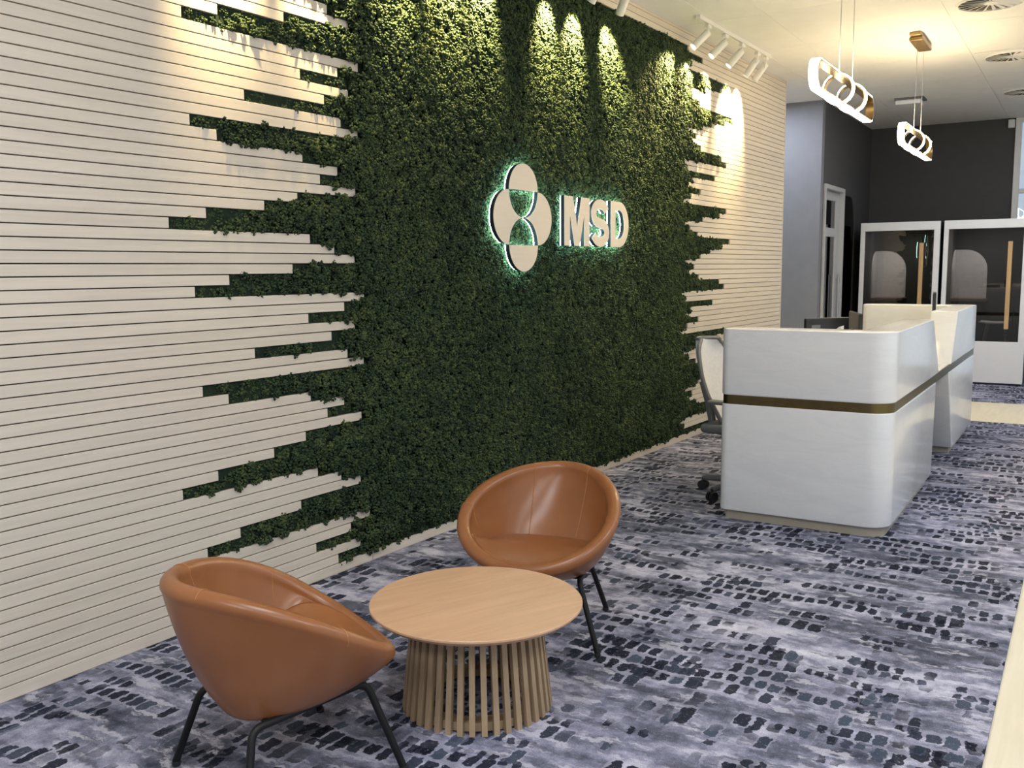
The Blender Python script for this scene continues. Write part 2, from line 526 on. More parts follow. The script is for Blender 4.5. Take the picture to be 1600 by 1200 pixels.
# ------------------------------------------------------------------ far walls
wall_end = struct(obj('wall_end', bx(11.6, 11.72, 2.82, 6.2, 0, ROOM_H), M_GREYWALL), 'slate grey wall end beyond the slat wall')
bm = bmesh.new()   # charcoal wall with the door and glazing, holes left by building around them
for x0, x1, z0, z1 in [(11.72, 11.76, 0, 2.5), (12.80, 12.86, 0, 2.5), (13.54, BACK_X, 0, 2.5), (11.72, BACK_X, 2.5, ROOM_H)]:
    box(bm, x0, x1, 2.82, 2.94, z0, z1)
wall_far = struct(obj('wall_inner', bm, M_DARKWALL), 'charcoal wall with the glazed door and the dark glass panel')
wall_back = obj('wall_back', bx(BACK_X, BACK_X+0.15, 0.985, 6.2, 0, ROOM_H), M_DARKWALL)
struct(wall_back, 'charcoal back wall behind the booths')
struct(obj('wall_corridor', bx(S_MAX+3.4, 11.6, 6.05, 6.2, 0, ROOM_H), M_OFFWHITE), 'end wall of the side corridor')
struct(obj('wall_rear', bx(REAR_X-0.1, REAR_X, RIGHT_Y, 6.2, 0, ROOM_H), M_OFFWHITE), 'plain wall behind the viewer')
# glazed right side: piers, sill and head
bm = bmesh.new()
edges = [REAR_X]
for wx in WIN_X:
    edges += [wx-0.95, wx+0.95]
edges.append(BACK_X)
for i in range(0, len(edges), 2):
    box(bm, edges[i], edges[i+1], RIGHT_Y-0.12, RIGHT_Y, 0, ROOM_H)
box(bm, REAR_X, BACK_X, RIGHT_Y-0.12, RIGHT_Y, 0, 0.4)
box(bm, REAR_X, BACK_X, RIGHT_Y-0.12, RIGHT_Y, 3.1, ROOM_H)
struct(obj('wall_right', bm, M_OFFWHITE), 'window wall on the right, out of view')

# window on the far right of the back wall
win = struct(empty('window_1', (BACK_X, 0.985, 0)), 'tall white framed window at the far right of the back wall')
for y0, y1, z0, z1 in [(-0.075, 0, 0, ROOM_H), (-1.30, -1.25, 0, ROOM_H), (-2.55, -2.48, 0, ROOM_H), (-2.48, -0.075, 2.46, 2.52), (-2.48, -0.075, 0, 0.08), (-2.48, -0.075, ROOM_H-0.06, ROOM_H)]:
    obj('window_frame', bx(-0.03, 0.09, y0, y1, z0, z1, 0.004, 1), M_WHITE, win)
M_CLEAR = glass('clear_glass', (0.93, 0.95, 0.96))
for y0, y1 in [(-1.25, -0.075), (-2.48, -1.30)]:
    for z0, z1 in [(0.08, 2.46), (2.52, ROOM_H-0.06)]:
        obj('pane', bx(0.03, 0.036, y0, y1, z0, z1), M_CLEAR, win)
bm = bx(BACK_X, BACK_X+0.15, RIGHT_Y, 0.985-2.55, 0, ROOM_H)
struct(obj('wall_back', bm, M_DARKWALL), 'charcoal back wall to the right of the window')

# door in the charcoal wall
M_DOORW = plain('pale_grey_door_paint', (0.50, 0.51, 0.52), 0.4, noise=0.02)
M_TEAL = glass('teal_tinted_glass', (0.22, 0.30, 0.33), 1.5)
door = struct(empty('door_1', (11.76, 2.82, 0)), 'glazed pale grey framed door in the charcoal wall')
for a in [(0, 0.05, -0.025, 0.12, 0, 2.5), (0.99, 1.04, -0.025, 0.12, 0, 2.5), (0.05, 0.99, -0.025, 0.12, 2.45, 2.5)]:
    obj('door_frame', bx(*a, 0.003, 1), M_DOORW, door)
for a in [(0.055, 0.15, 0.04, 0.08, 0.01, 2.445), (0.84, 0.985, 0.04, 0.08, 0.01, 2.445), (0.15, 0.84, 0.04, 0.08, 2.33, 2.445), (0.15, 0.84, 0.04, 0.08, 1.88, 1.99), (0.15, 0.84, 0.04, 0.08, 0.01, 0.16)]:
    obj('door_rail', bx(*a, 0.003, 1), M_DOORW, door)
obj('pane', bx(0.15, 0.84, 0.056, 0.062, 0.16, 1.88), M_TEAL, door)
obj('pane', bx(0.15, 0.84, 0.056, 0.062, 1.99, 2.33), M_TEAL, door)
bm = bmesh.new()
tube(bm, [(0.91, 0.0, 0.75), (0.91, 0.0, 1.40)], 0.014, 10)
for z in (0.82, 1.33):
    tube(bm, [(0.91, 0.0, z), (0.91, 0.045, z)], 0.009, 8)
obj('door_handle', bm, M_STEEL, door, True, 40)
# room behind the door and glass: dark
struct(obj('wall_office', bx(11.72, BACK_X, 4.6, 4.72, 0, ROOM_H), M_DARKWALL), 'dark office wall seen through the glazed door')
# dark glass panel with one rounded head corner
M_DGLASS = glass('black_tinted_glass', (0.045, 0.05, 0.055), 1.5)
win2 = struct(empty('window_2', (12.86, 2.82, 0)), 'tall black glass panel with a rounded top corner beside the door')
outl = [(0, 0), (0.68, 0)] + [(0.68-0.30+0.30*math.cos(a), 2.43-0.45+0.45*math.sin(a)) for a in np.linspace(0, math.pi/2, 12)] + [(0, 2.43)]
bm = bmesh.new()
loft(bm, [(x, 0.012, z) for x, z in outl], [(x, 0.02, z) for x, z in outl])
obj('pane', bm, M_DGLASS, win2)
bm = bmesh.new()   # spandrel around the rounded corner
crn = [(0.68, 2.5), (0, 2.5), (0, 2.43)] + [(0.38+0.30*math.cos(a), 1.98+0.45*math.sin(a)) for a in np.linspace(math.pi/2, 0, 12)]
loft(bm, [(x, 0.0, z) for x, z in crn], [(x, 0.11, z) for x, z in crn])
obj('corner_infill', bm, M_DARKWALL, win2)

# ------------------------------------------------------------------ moss
def build_moss():
    def in_region(s, z, grow_s=0.0):
        k = ((z-Z0)/PITCH_Z).astype(int)
        ok = (k >= 1) & (k < MOSS_TOP)
        m = k % 24
        La = np.array([LEFT[i] for i in range(24)]); Ra = np.array([RIGHT[i] for i in range(24)])
        return ok & (s > La[m]+grow_s) & (s < Ra[m]-grow_s)
    sp = 0.0285
    ss, zz = np.meshgrid(np.arange(-1.1, 5.15, sp), np.arange(0.06, Z0+MOSS_TOP*PITCH_Z, sp*0.92))
    ss = ss.copy()
    ss[1::2] += sp/2
    s = ss.ravel()+rng.uniform(-.45, .45, ss.size)*sp
    z = zz.ravel()+rng.uniform(-.45, .45, ss.size)*sp
    keep = in_region(s, z, 0.017)
    s, z = s[keep], z[keep]
    # depth inside the moss field: open neighbourhood count
    open_ = np.zeros(len(s))
    dirs = [(0.07*math.cos(a), 0.07*math.sin(a)) for a in np.linspace(0, 2*math.pi, 12, endpoint=False)]
    for dx, dz in dirs:
        open_ += in_region(s+dx, z+dz)
    open_ /= 12
    # lumpy relief
    def lump(s, z):
        v = np.zeros_like(s)
        for fr, am, ph in [(9, .5, 0), (17, .35, 1.3), (31, .25, 2.1), (47, .2, .7)]:
            v += am*np.sin(s*fr*1.03+ph+1.7*np.sin(z*fr*.61+ph))*np.sin(z*fr*.93+ph*2+1.3*np.sin(s*fr*.5))
        return v
    lp = lump(s, z)
    o = -0.018 + 0.030*np.clip((open_-0.45)/0.55, 0, 1) - 0.006*(~in_region(s, z+0.022)) + 0.012*lp + rng.uniform(-.008, .009, len(s))
    hang = ~in_region(s, z-0.024)               # tufts hanging over the slat below
    o = np.where(hang, o+0.003, o); z = np.where(hang, z-0.001, z)
    o = np.minimum(o, 0.017)
    n = len(s)
    size = rng.uniform(0.8, 1.3, n)*np.where(open_ > 0.6, 1.0, 0.85)
    # clump prototypes: a dome of small rounded nuggets, like a head of lichen
    nl = 12
    octv = np.array([(1,0,0),(-1,0,0),(0,1,0),(0,-1,0),(0,0,1),(0,0,-1)], float)
    octf = np.array([(0,2,4),(2,1,4),(1,3,4),(3,0,4),(2,0,5),(1,2,5),(3,1,5),(0,3,5)])
    protos = []
    for p in range(12):
        nug = []
        for i in range(nl):
            if i == 0:
                d = np.array([0, 0, 0.75])
            else:
                th = i*2.39996+rng.uniform(-.4, .4); ph = math.acos(max(-0.1, 1-1.05*i/nl))
                d = np.array([math.sin(ph)*math.cos(th), math.sin(ph)*math.sin(th), math.cos(ph)])
            c = d*np.array([0.0185, 0.0185, 0.017])*rng.uniform(0.7, 1.12)
            q, _ = np.linalg.qr(rng.normal(0, 1, (3, 3)))
            nug.append(c+(octv*rng.uniform(.65, 1.3, (6, 1)))@q*rng.uniform(.0062, .0098))
        protos.append(np.array(nug))
    protos = np.array(protos)                    # 12, nl, 6, 3
    pid = rng.integers(0, 12, n)
    ang = rng.uniform(0, 2*math.pi, n)
    P = protos[pid]*size[:, None, None, None]
    ca, sa = np.cos(ang)[:, None, None], np.sin(ang)[:, None, None]
    lx = P[..., 0]*ca-P[..., 1]*sa + s[:, None, None]
    lz = P[..., 0]*sa+P[..., 1]*ca + z[:, None, None]
    lo = P[..., 2] + o[:, None, None]
    u = np.array(WU); nn = np.array(WN); p0 = np.array(P0)
    V = p0 + lx[..., None]*u + lo[..., None]*nn + lz[..., None]*np.array([0, 0, 1.0])
    V = V.reshape(-1, 3)
    F = (octf[None, :, :] + 6*np.arange(n*nl)[:, None, None]).reshape(-1, 3)
    cl_t = np.clip(0.5+0.16*lump(s*0.37+3, z*0.41)+0.13*rng.normal(0, 1, n), 0, 1)
    shade = np.repeat(np.clip(np.repeat(cl_t, nl)+rng.normal(0, .10, n*nl), 0, 1), 6)
    # bed of moss behind the clumps, row by row
    bv, bf = [], []
    base = len(V)
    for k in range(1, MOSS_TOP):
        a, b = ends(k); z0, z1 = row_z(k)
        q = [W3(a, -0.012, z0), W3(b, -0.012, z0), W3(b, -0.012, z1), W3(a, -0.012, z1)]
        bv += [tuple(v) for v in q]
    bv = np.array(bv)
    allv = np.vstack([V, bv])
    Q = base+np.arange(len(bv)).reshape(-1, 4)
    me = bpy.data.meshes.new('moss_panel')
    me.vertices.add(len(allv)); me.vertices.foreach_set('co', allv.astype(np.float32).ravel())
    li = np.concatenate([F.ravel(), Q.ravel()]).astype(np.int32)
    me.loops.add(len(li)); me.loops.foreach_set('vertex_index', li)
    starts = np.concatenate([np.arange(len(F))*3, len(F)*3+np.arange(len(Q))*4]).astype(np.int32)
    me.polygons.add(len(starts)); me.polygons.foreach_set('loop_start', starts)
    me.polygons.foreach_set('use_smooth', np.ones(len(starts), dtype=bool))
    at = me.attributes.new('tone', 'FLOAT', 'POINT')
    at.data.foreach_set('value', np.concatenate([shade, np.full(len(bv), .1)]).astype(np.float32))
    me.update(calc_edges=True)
    m, nt, b = new_mat('preserved_moss')
    at_n = N(nt, 'ShaderNodeAttribute', attribute_name='tone')
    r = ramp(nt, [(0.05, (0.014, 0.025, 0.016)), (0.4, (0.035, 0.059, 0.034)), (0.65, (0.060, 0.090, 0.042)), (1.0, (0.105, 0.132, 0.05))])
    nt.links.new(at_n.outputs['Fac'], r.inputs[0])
    tc = N(nt, 'ShaderNodeTexCoord')
    nz = N(nt, 'ShaderNodeTexNoise', i_Scale=160.0, i_Detail=2.0)
    nt.links.new(tc.outputs['Object'], nz.inputs['Vector'])
    pv = ramp(nt, [(0.3, (0.65, 0.65, 0.65)), (0.7, (1.25, 1.25, 1.2))])
    nt.links.new(nz.outputs[0], pv.inputs[0])
    nt.links.new(mix_c(nt, 1.0, r.outputs[0], pv.outputs[0], 'MULTIPLY'), b.inputs['Base Color'])
    b.inputs['Roughness'].default_value = 0.9
    b.inputs['Specular IOR Level'].default_value = 0.15
    me.materials.append(m)
    ob = bpy.data.objects.new('moss_panel', me)
    C.objects.link(ob)
    tag(ob, 'dense dark green preserved moss filling the middle of the slat wall', 'moss', None, 'stuff')
build_moss()

# ------------------------------------------------------------------ wall sign
M_LEDS = emit('cyan_white_led', (0.60, 1.0, 0.92), 60.0)
SIGN_O0, SIGN_O1 = 0.056, 0.086
def sign_piece(parent, outer, holes=(), name='sign_piece', nested=True):
    """face, dark return and glowing rear strip from an outline in wall coordinates (s, z) relative to the parent"""
    def ring_wall(bm, loop, o0, o1):
        a = [bm.verts.new((s, -o0, z)) for s, z in loop]; b = [bm.verts.new((s, -o1, z)) for s, z in loop]
        n = len(a)
        for i in range(n):
            bm.faces.new((a[i], a[(i+1) % n], b[(i+1) % n], b[i]))
    def cap(bm, loops, o):
        es = []
        for loop in loops:
            vs = [bm.verts.new((s, -o, z)) for s, z in loop]
            es += [bm.edges.new((vs[i], vs[(i+1) % len(vs)])) for i in range(len(vs))]
        bmesh.ops.triangle_fill(bm, edges=es, use_beauty=True)
    loops = [outer]+list(holes)
    bm = bmesh.new()
    for l in loops: ring_wall(bm, l, SIGN_O0, SIGN_O1-0.003)
    cap(bm, loops, SIGN_O0)
    body = obj('return', bm, M_DARKBLUE, parent)
    bm = bmesh.new()
    for l in loops: ring_wall(bm, l, SIGN_O1-0.003, SIGN_O1)
    cap(bm, loops, SIGN_O1)
    obj('face', bm, M_SIGNFACE, parent)
    # LED strip follows the outline behind the return, a little inside
    bm = bmesh.new()
    for l in loops:
        pts = [Vector((s, 0, z)) for s, z in l]
        n = len(pts)
        area = sum(pts[i].x*pts[(i+1) % n].z-pts[(i+1) % n].x*pts[i].z for i in range(n))
        sg = 1 if area > 0 else -1
        if l is not outer: sg = -sg
        inn = []
        for i in range(n):
            t = (pts[(i+1) % n]-pts[i-1]).normalized()
            nr = Vector((-t.z, 0, t.x))*sg
            inn.append((pts[i]+nr*0.003, pts[i]+nr*0.003, pts[i]+nr*0.013))
        A = [bm.verts.new((p.x, -SIGN_O0, p.z)) for p, q, r in inn]; B = [bm.verts.new((q.x, -SIGN_O0+0.007, q.z)) for p, q, r in inn]; D = [bm.verts.new((r.x, -SIGN_O0+0.007, r.z)) for p, q, r in inn]
        for i in range(n):
            if any((pts[q % n]).length < 0.03 for q in (i, i+1)) and n > 40:
                continue
            bm.faces.new((A[i], A[(i+1) % n], B[(i+1) % n], B[i]))
            bm.faces.new((B[i], B[(i+1) % n], D[(i+1) % n], D[i]))
    obj('led_strip', bm, M_LEDS, parent)

def arc(cx, cz, r, a0, a1, n=24):
    return [(cx+r*math.cos(math.radians(a)), cz+r*math.sin(math.radians(a))) for a in np.linspace(a0, a1, n)]

EM_S, EM_Z, ER = 1.403, 1.8125, 0.163
emb = empty('wall_emblem', W3(EM_S, 0, EM_Z), WY)
tag(emb, 'cream backlit round emblem of four curved pieces on the moss', 'sign')
g = 0.0025
sign_piece(emb, arc(0, ER+g, ER-g, 0, 180, 32))
sign_piece(emb, arc(0, -ER-g, ER-g, 180, 360, 32))
sign_piece(emb, arc(-ER, 0, ER, 90, 270, 32) + arc(0, -ER, ER, 180, 93, 16)[1:] + arc(0, ER, ER, 267, 180, 16)[:-1])
sign_piece(emb, arc(ER, 0, ER, 270, 450, 32) + arc(0, ER, ER, 360, 273, 16)[1:] + arc(0, -ER, ER, 87, 0, 16)[:-1])

# letters
def letter(ch, s0, outer, holes, label):
    e = empty('sign_letter', W3(s0, 0, 1.654), WY)
    tag(e, label, 'sign', 'backlit letters on the moss')
    sign_piece(e, outer, holes)
    return e
H = 0.324
letter('M', 1.893, [(0, 0), (0.072, 0), (0.072, 0.215), (0.135, 0), (0.203, 0), (0.266, 0.215), (0.266, 0), (0.338, 0), (0.338, H), (0.226, H), (0.169, 0.125), (0.112, H), (0, H)], [], 'cream backlit letter M, first of the three letters on the moss')
# S as an offset centre line
def s_outline():
    cx, t = 0.130, 0.068
    ro = 0.0915
    top, bot = H-ro+0.004, ro-0.004
    cl = []
    Rx, Rz = 0.096, 0.066
    zt, zb = H-0.098+0.0, 0.098
    for a in np.linspace(18, 90, 7): cl.append((cx+Rx*math.cos(math.radians(a)), zt+Rz*math.sin(math.radians(a))))
    for a in np.linspace(90, 235, 14)[1:]: cl.append((cx+Rx*math.cos(math.radians(a)), zt+Rz*math.sin(math.radians(a))))
    for a in np.linspace(55, -90, 14): cl.append((cx+Rx*math.cos(math.radians(a)), zb+Rz*math.sin(math.radians(a))))
    for a in np.linspace(-90, -162, 7)[1:]: cl.append((cx+Rx*math.cos(math.radians(a)), zb+Rz*math.sin(math.radians(a))))
    L_, R_ = [], []
    n = len(cl)
    for i in range(n):
        p = Vector(cl[i]); tt = (Vector(cl[min(i+1, n-1)])-Vector(cl[max(i-1, 0)])).normalized()
        nn = Vector((-tt.y, tt.x))
        L_.append(tuple(p+nn*t/2)); R_.append(tuple(p-nn*t/2))
    return L_+R_[::-1]
letter('S', 2.257, s_outline(), [], 'cream backlit letter S, middle of the three letters on the moss')
d_out = [(0, 0), (0.13, 0)]+[(0.13+0.15*math.cos(a), 0.162+0.162*math.sin(a)) for a in np.linspace(-math.pi/2, math.pi/2, 24)][1:]+[(0, H)]
d_in = [(0.072, 0.06), (0.072, H-0.06)]+[(0.125+0.083*math.cos(a), 0.162+0.102*math.sin(a)) for a in np.linspace(math.pi/2, -math.pi/2, 20)]
letter('D', 2.545, d_out, [d_in], 'cream backlit letter D, last of the three letters on the moss')

# ------------------------------------------------------------------ track lights
M_LENS = emit('warm_spot_lens', (1.0, 0.86, 0.62), 9.0)
M_RAIL = plain('white_track_rail', (0.78, 0.77, 0.74), 0.4, noise=0.02)
WARM = (1.0, 0.74, 0.33)
RAIL_O = 0.265
def rail(s0, s1, label):
    r = empty('track_rail', W3(s0, RAIL_O, ROOM_H), WY)
    tag(r, label, 'light track', 'white light tracks along the ceiling edge')
    L = s1-s0
    bm = bmesh.new()
    box(bm, 0, L, -0.018, -0.006, -0.032, -0.001)
    box(bm, 0, L, 0.006, 0.018, -0.032, -0.001)
    box(bm, 0, L, -0.006, 0.006, -0.012, -0.001)
    obj('channel', bm, M_RAIL, r)
    obj('groove', bx(0.02, L-0.02, -0.0055, 0.0055, -0.0145, -0.012), M_BLACKPL, r)
    for x in (-0.02, L):
        obj('end_cap', bx(x, x+0.02, -0.019, 0.019, -0.034, 0, 0.002, 1), M_RAIL, r)
def spot(s, tilt, lean, label, power=420, cone=68):
    """adapter under the rail, curved bracket and a tube lamp aimed at the wall"""
    o = empty('track_spotlight', W3(s, RAIL_O, ROOM_H-0.034), WY)
    tag(o, label, 'spotlight', 'white tube spotlights on the ceiling tracks')
    obj('adapter', bx(-0.035, 0.035, -0.017, 0.017, -0.03, 0, 0.003, 1), M_RAIL, o)
    bm = bmesh.new()
    tube(bm, round_path([(0, 0, -0.028), (0, 0, -0.055), (-0.03, 0.0, -0.075), (-0.03, 0.0, -0.10)], 0.02, 4), 0.008, 8)
    obj('bracket', bm, M_RAIL, o, True, 40)
    ax = Vector((-math.sin(lean), math.sin(tilt)*math.cos(lean), -math.cos(tilt)*math.cos(lean))).normalized()   # local +y is the wall side
    c0 = Vector((0.0, 0.0, -0.06)); c1 = c0+ax*0.175
    bm = bmesh.new()
    R = 0.031
    tube(bm, [c0, c0+ax*0.004, c1-ax*0.003, c1], [R-0.003, R, R, R-0.001], 28, caps=False)
    tube(bm, [c1, c1-ax*0.012], [R-0.001, R-0.005], 28, caps=False)
    n = 28
    bm.verts.ensure_lookup_table()
    bm.faces.new([bm.verts[i] for i in range(n)])
    bmesh.ops.remove_doubles(bm, verts=bm.verts, dist=1e-5)
    t = obj('lamp_tube', bm, M_RAIL, o, True, 40)
    bm = bmesh.new()
    tube(bm, [c1-ax*0.0095, c1-ax*0.0055], R-0.006, 24)
    obj('lens', bm, M_LENS, o)
    d = bpy.data.lights.new('spot_beam', 'SPOT')
    d.energy = power; d.color = WARM; d.spot_size = math.radians(cone); d.spot_blend = 0.65; d.shadow_soft_size = 0.02
    l = bpy.data.objects.new('spot_beam', d)
    C.objects.link(l)
    l.parent = o
    l.location = c1+ax*0.012
    l.rotation_euler = ax.to_track_quat('-Z', 'Y').to_euler()
RT, LN = math.radians(36), math.radians(6)
rail(3.66, 5.32, 'white light track above the right end of the moss')
for i, s in enumerate([3.85, 4.23, 4.62, 5.02, 5.25]):
    spot(s, RT, math.radians([33, 31, 24, 8, 3][i]), ['white tube spotlight nearest along the right ceiling track, lens glowing', 'second white tube spotlight of the five on the right track', 'middle white tube spotlight of the five on the right track', 'fourth white tube spotlight of five, lens turned away', 'white tube spotlight at the far end of the right track'][i])
rail(0.9, 2.75, 'white light track above the emblem, mostly out of frame')
for i, s in enumerate([1.06, 1.75, 2.10, 2.44]):
    spot(s, RT, math.radians(-20) if i == 3 else 0, ['white tube spotlight above the emblem, first on its track', 'white tube spotlight above the emblem, second on its track', 'white tube spotlight above the emblem, third on its track', 'white tube spotlight poking into the top edge beside the ceiling line'][i])
rail(-1.6, 0.86, 'white light track above the left slats, out of frame')
for i, s in enumerate([-0.78, -0.2, 0.3, 0.72]):
    spot(s, RT, 0, ['white tube spotlight above the left slats, first on its track', 'white tube spotlight above the left slats, second on its track', 'white tube spotlight above the left slats, third on its track', 'white tube spotlight above the left slats, last on its track'][i])

# ------------------------------------------------------------------ pendants
M_GLOW = emit('warm_pendant_diffuser', (1.0, 0.80, 0.47), 80.0)
def pendant(x, y, label, canopy=True):
    e = empty('pendant_lamp', (x, y, ROOM_H))
    tag(e, label, 'pendant lamp', 'pill shaped glowing pendant lamps')
    zc = 2.575-ROOM_H
    L, R, wd = 1.56, 0.080, 0.027
    def pill(rr, n=14):
        pts = []
        h = L/2-R
        for a in np.linspace(-90, 90, n): pts.append((h+rr*math.cos(math.radians(a)), rr*math.sin(math.radians(a))))
        for a in np.linspace(90, 270, n): pts.append((-h+rr*math.cos(math.radians(a)), rr*math.sin(math.radians(a))))
        return pts
    def band(r0, r1, w_, mat, name):
        A, B = pill(r0), pill(r1)
        bm = bmesh.new()
        vs = [[bm.verts.new((p[0], yy, zc+p[1])) for p in q] for q, yy in ((A, -w_), (A, w_), (B, w_), (B, -w_))]
        n = len(A)
        for i in range(4):
            for k in range(n):
                bm.faces.new((vs[i][k], vs[i][(k+1) % n], vs[(i+1) % 4][(k+1) % n], vs[(i+1) % 4][k]))
        return obj(name, bm, mat, e, True, 40)
    band(R-0.008, R, wd, M_BRONZE, 'bronze_band')
    band(R+0.0005, R+0.007, wd*0.9, M_GLOW, 'diffuser')
    for hx in (-0.17, 0.20):
        for r0, r1, w_, mat, nm in ((0.078, 0.085, 0.024, M_BRONZE, 'bronze_hoop'), (0.0855, 0.092, 0.021, M_GLOW, 'hoop_diffuser')):
            bm = bmesh.new()
            n = 36
            vs = [[bm.verts.new((hx+xx, r*math.cos(2*math.pi*k/n), zc+r*math.sin(2*math.pi*k/n))) for k in range(n)] for r, xx in ((r0, -w_), (r1, -w_), (r1, w_), (r0, w_))]
            for i in range(4):
                for k in range(n):
                    bm.faces.new((vs[i][k], vs[i][(k+1) % n], vs[(i+1) % 4][(k+1) % n], vs[(i+1) % 4][k]))
            obj(nm, bm, mat, e, True, 40)
        bm = bmesh.new()
        tube(bm, [(hx, 0, zc+0.085), (hx*0.9, 0, -0.05)], 0.0025, 6)
        obj('cable', bm, M_STEEL, e, True)
    obj('canopy', bx(-0.30, 0.30, -0.045, 0.045, -0.03, 0, 0.004, 1), M_BRONZE, e)
    obj('canopy_cover', bx(-0.25, 0.25, -0.055, 0.055, -0.062, -0.03, 0.008, 2), M_BRONZE, e)
pendant(6.22, 1.383, 'nearer glowing pill shaped pendant with two hoops above the desk front')
pendant(9.02, 1.383, 'farther glowing pill shaped pendant under its bronze ceiling plate')

# ------------------------------------------------------------------ ceiling diffusers and small fittings
M_DUCTSHADE = plain('duct_shade', (0.10, 0.08, 0.06), 0.9)  # dark colour stands for the shade inside the diffuser recess
vane_mesh = None
names = ['round swirl air diffuser cut by the top edge of the photo', 'round swirl air diffuser between the other two, right of the far pendant', 'farthest round swirl air diffuser, near the back wall']
for (dx, dy), lb in zip(DIFF, names):
    e = empty('air_diffuser', (dx, dy, ROOM_H))
    tag(e, lb, 'air vent', 'swirl diffusers in the ceiling')
    bm = bmesh.new()
    box(bm, -0.295, 0.295, -0.295, 0.295, -0.006, -0.0008, 0.002, 1)
    obj('plate', bm, M_CEIL, e)
    bm = bmesh.new()
    lathe(bm, [(0.225, -0.0062), (0.225, -0.0072)], 40)
    obj('recess_shade_disc', bm, M_DUCTSHADE, e)  # flat dark disc under the vanes, recess shade painted in
    for k in range(20):
        a = 2*math.pi*k/20
        if vane_mesh is None:
            bm = bmesh.new()
            vs = [bm.verts.new(p) for p in ((0.05, -0.006, -0.0075), (0.225, -0.017, -0.0075), (0.225, 0.006, -0.019), (0.05, 0.003, -0.013), (0.05, -0.004, -0.0073), (0.225, -0.014, -0.0073), (0.225, 0.008, -0.0165), (0.05, 0.005, -0.011))]
            for f in ((0,1,2,3),(7,6,5,4),(0,4,5,1),(1,5,6,2),(2,6,7,3),(3,7,4,0)):
                bm.faces.new([vs[i] for i in f])
            v = obj('vane', bm, M_CEIL, e)
            vane_mesh = v.data
        else:
            v = bpy.data.objects.new('vane', vane_mesh)
            C.objects.link(v); v.parent = e
        v.rotation_euler = (0, 0, a)
    bm = bmesh.new()
    lathe(bm, [(0.05, -0.007), (0.05, -0.016), (0.045, -0.018)], 20)
    obj('hub', bm, M_CEIL, e)
    bm = bmesh.new()
    lathe(bm, [(0.222, -0.0055), (0.222, -0.018), (0.236, -0.018), (0.24, -0.0055)], 40, closed_prof=True)
    obj('rim', bm, M_CEIL, e, True, 40)

e = empty('access_point', (12.12, 1.95, ROOM_H))
tag(e, 'flat white box hung under the ceiling behind the pendant cables', 'ceiling box')
obj('housing', bx(-0.13, 0.13, -0.14, 0.14, -0.075, -0.02, 0.015, 3), M_WHITE, e)
obj('shadow_gap_plate', bx(-0.14, 0.14, -0.17, 0.15, -0.02, 0, 0.002, 1), M_GREYPL, e)  # grey plate: the dark shadow gap above the box, put into colour
e = empty('security_sensor', (BACK_X, 1.035, 3.385))
tag(e, 'small white sensor high on the charcoal wall by the window', 'sensor')
obj('housing', bx(-0.07, -0.012, -0.04, 0.04, -0.06, 0.05, 0.01, 2), M_WHITE, e)
obj('bracket', bx(-0.014, 0, -0.02, 0.02, -0.03, 0.06, 0.002, 1), M_WHITE, e)

# ------------------------------------------------------------------ reception desk
def desk_material():
    m, nt, b = new_mat('white_veined_stone')
    tc = N(nt, 'ShaderNodeTexCoord')
    wv = N(nt, 'ShaderNodeTexNoise', i_Scale=1.4, i_Detail=7.0, i_Distortion=2.2, i_Roughness=0.55)
    mp = N(nt, 'ShaderNodeMapping'); mp.inputs['Scale'].default_value = (1.0, 1.0, 3.5); mp.inputs['Rotation'].default_value = (0.25, 0.1, 0)
    nt.links.new(tc.outputs['Object'], mp.inputs[0]); nt.links.new(mp.outputs[0], wv.inputs['Vector'])
    r = ramp(nt, [(0.40, (0.765, 0.775, 0.80)), (0.49, (0.80, 0.81, 0.83)), (0.52, (0.78, 0.79, 0.81)), (0.6, (0.81, 0.82, 0.835))])
    nt.links.new(wv.outputs[0], r.inputs[0]); nt.links.new(r.outputs[0], b.inputs['Base Color'])
    b.inputs['Roughness'].default_value = 0.16
    return m
M_DESK = desk_material()
M_BRASS = plain('dark_brushed_brass', (0.17, 0.135, 0.065), 0.34, metal=1.0, noise=0.10, scale=20)
M_PLINTH = plain('beige_plinth', (0.42, 0.38, 0.30), 0.5, noise=0.04)
M_TOP = plain('white_worktop', (0.72, 0.72, 0.71), 0.4, noise=0.02)
DX0, DX1, DY0, DY1, DT = 5.335, 9.52, 0.88, 1.845, 0.195
desk = empty('reception_desk', (DX0, DY0, 0))
tag(desk, 'long white stone reception desk with a dark brass band', 'desk')
def arc2(cx, cy, r, a0, a1, n=9):
    return [(cx+r*math.cos(math.radians(a)), cy+r*math.sin(math.radians(a))) for a in np.linspace(a0, a1, n)]
def near_outline(xe, ins=0.0, rc=0.13, re=0.05):
    o = ins
    w_, l_ = DT, DY1-DY0
    pts = [(xe, o)]
    pts += arc2(rc, rc, rc-o, 270, 180)
    pts += arc2(re, l_-re, re-o, 180, 90, 6)
    pts += arc2(w_-re, l_-re, re-o, 90, 0, 6)
    pts += [(w_-o, w_-o), (xe, w_-o)]
    return pts
def far_outline(xe, ins=0.0, rc=0.06, re=0.05):
    o = ins
    w_, l_, L = DT, DY1-DY0, DX1-DX0
    pts = [(xe, w_-o), (L-w_+o, w_-o)]
    pts += arc2(L-w_+re, l_-re, re-o, 180, 90, 6)
    pts += arc2(L-re, l_-re, re-o, 90, 0, 6)
    pts += arc2(L-rc, rc, rc-o, 0, -90)
    pts += [(xe, o)]
    return pts
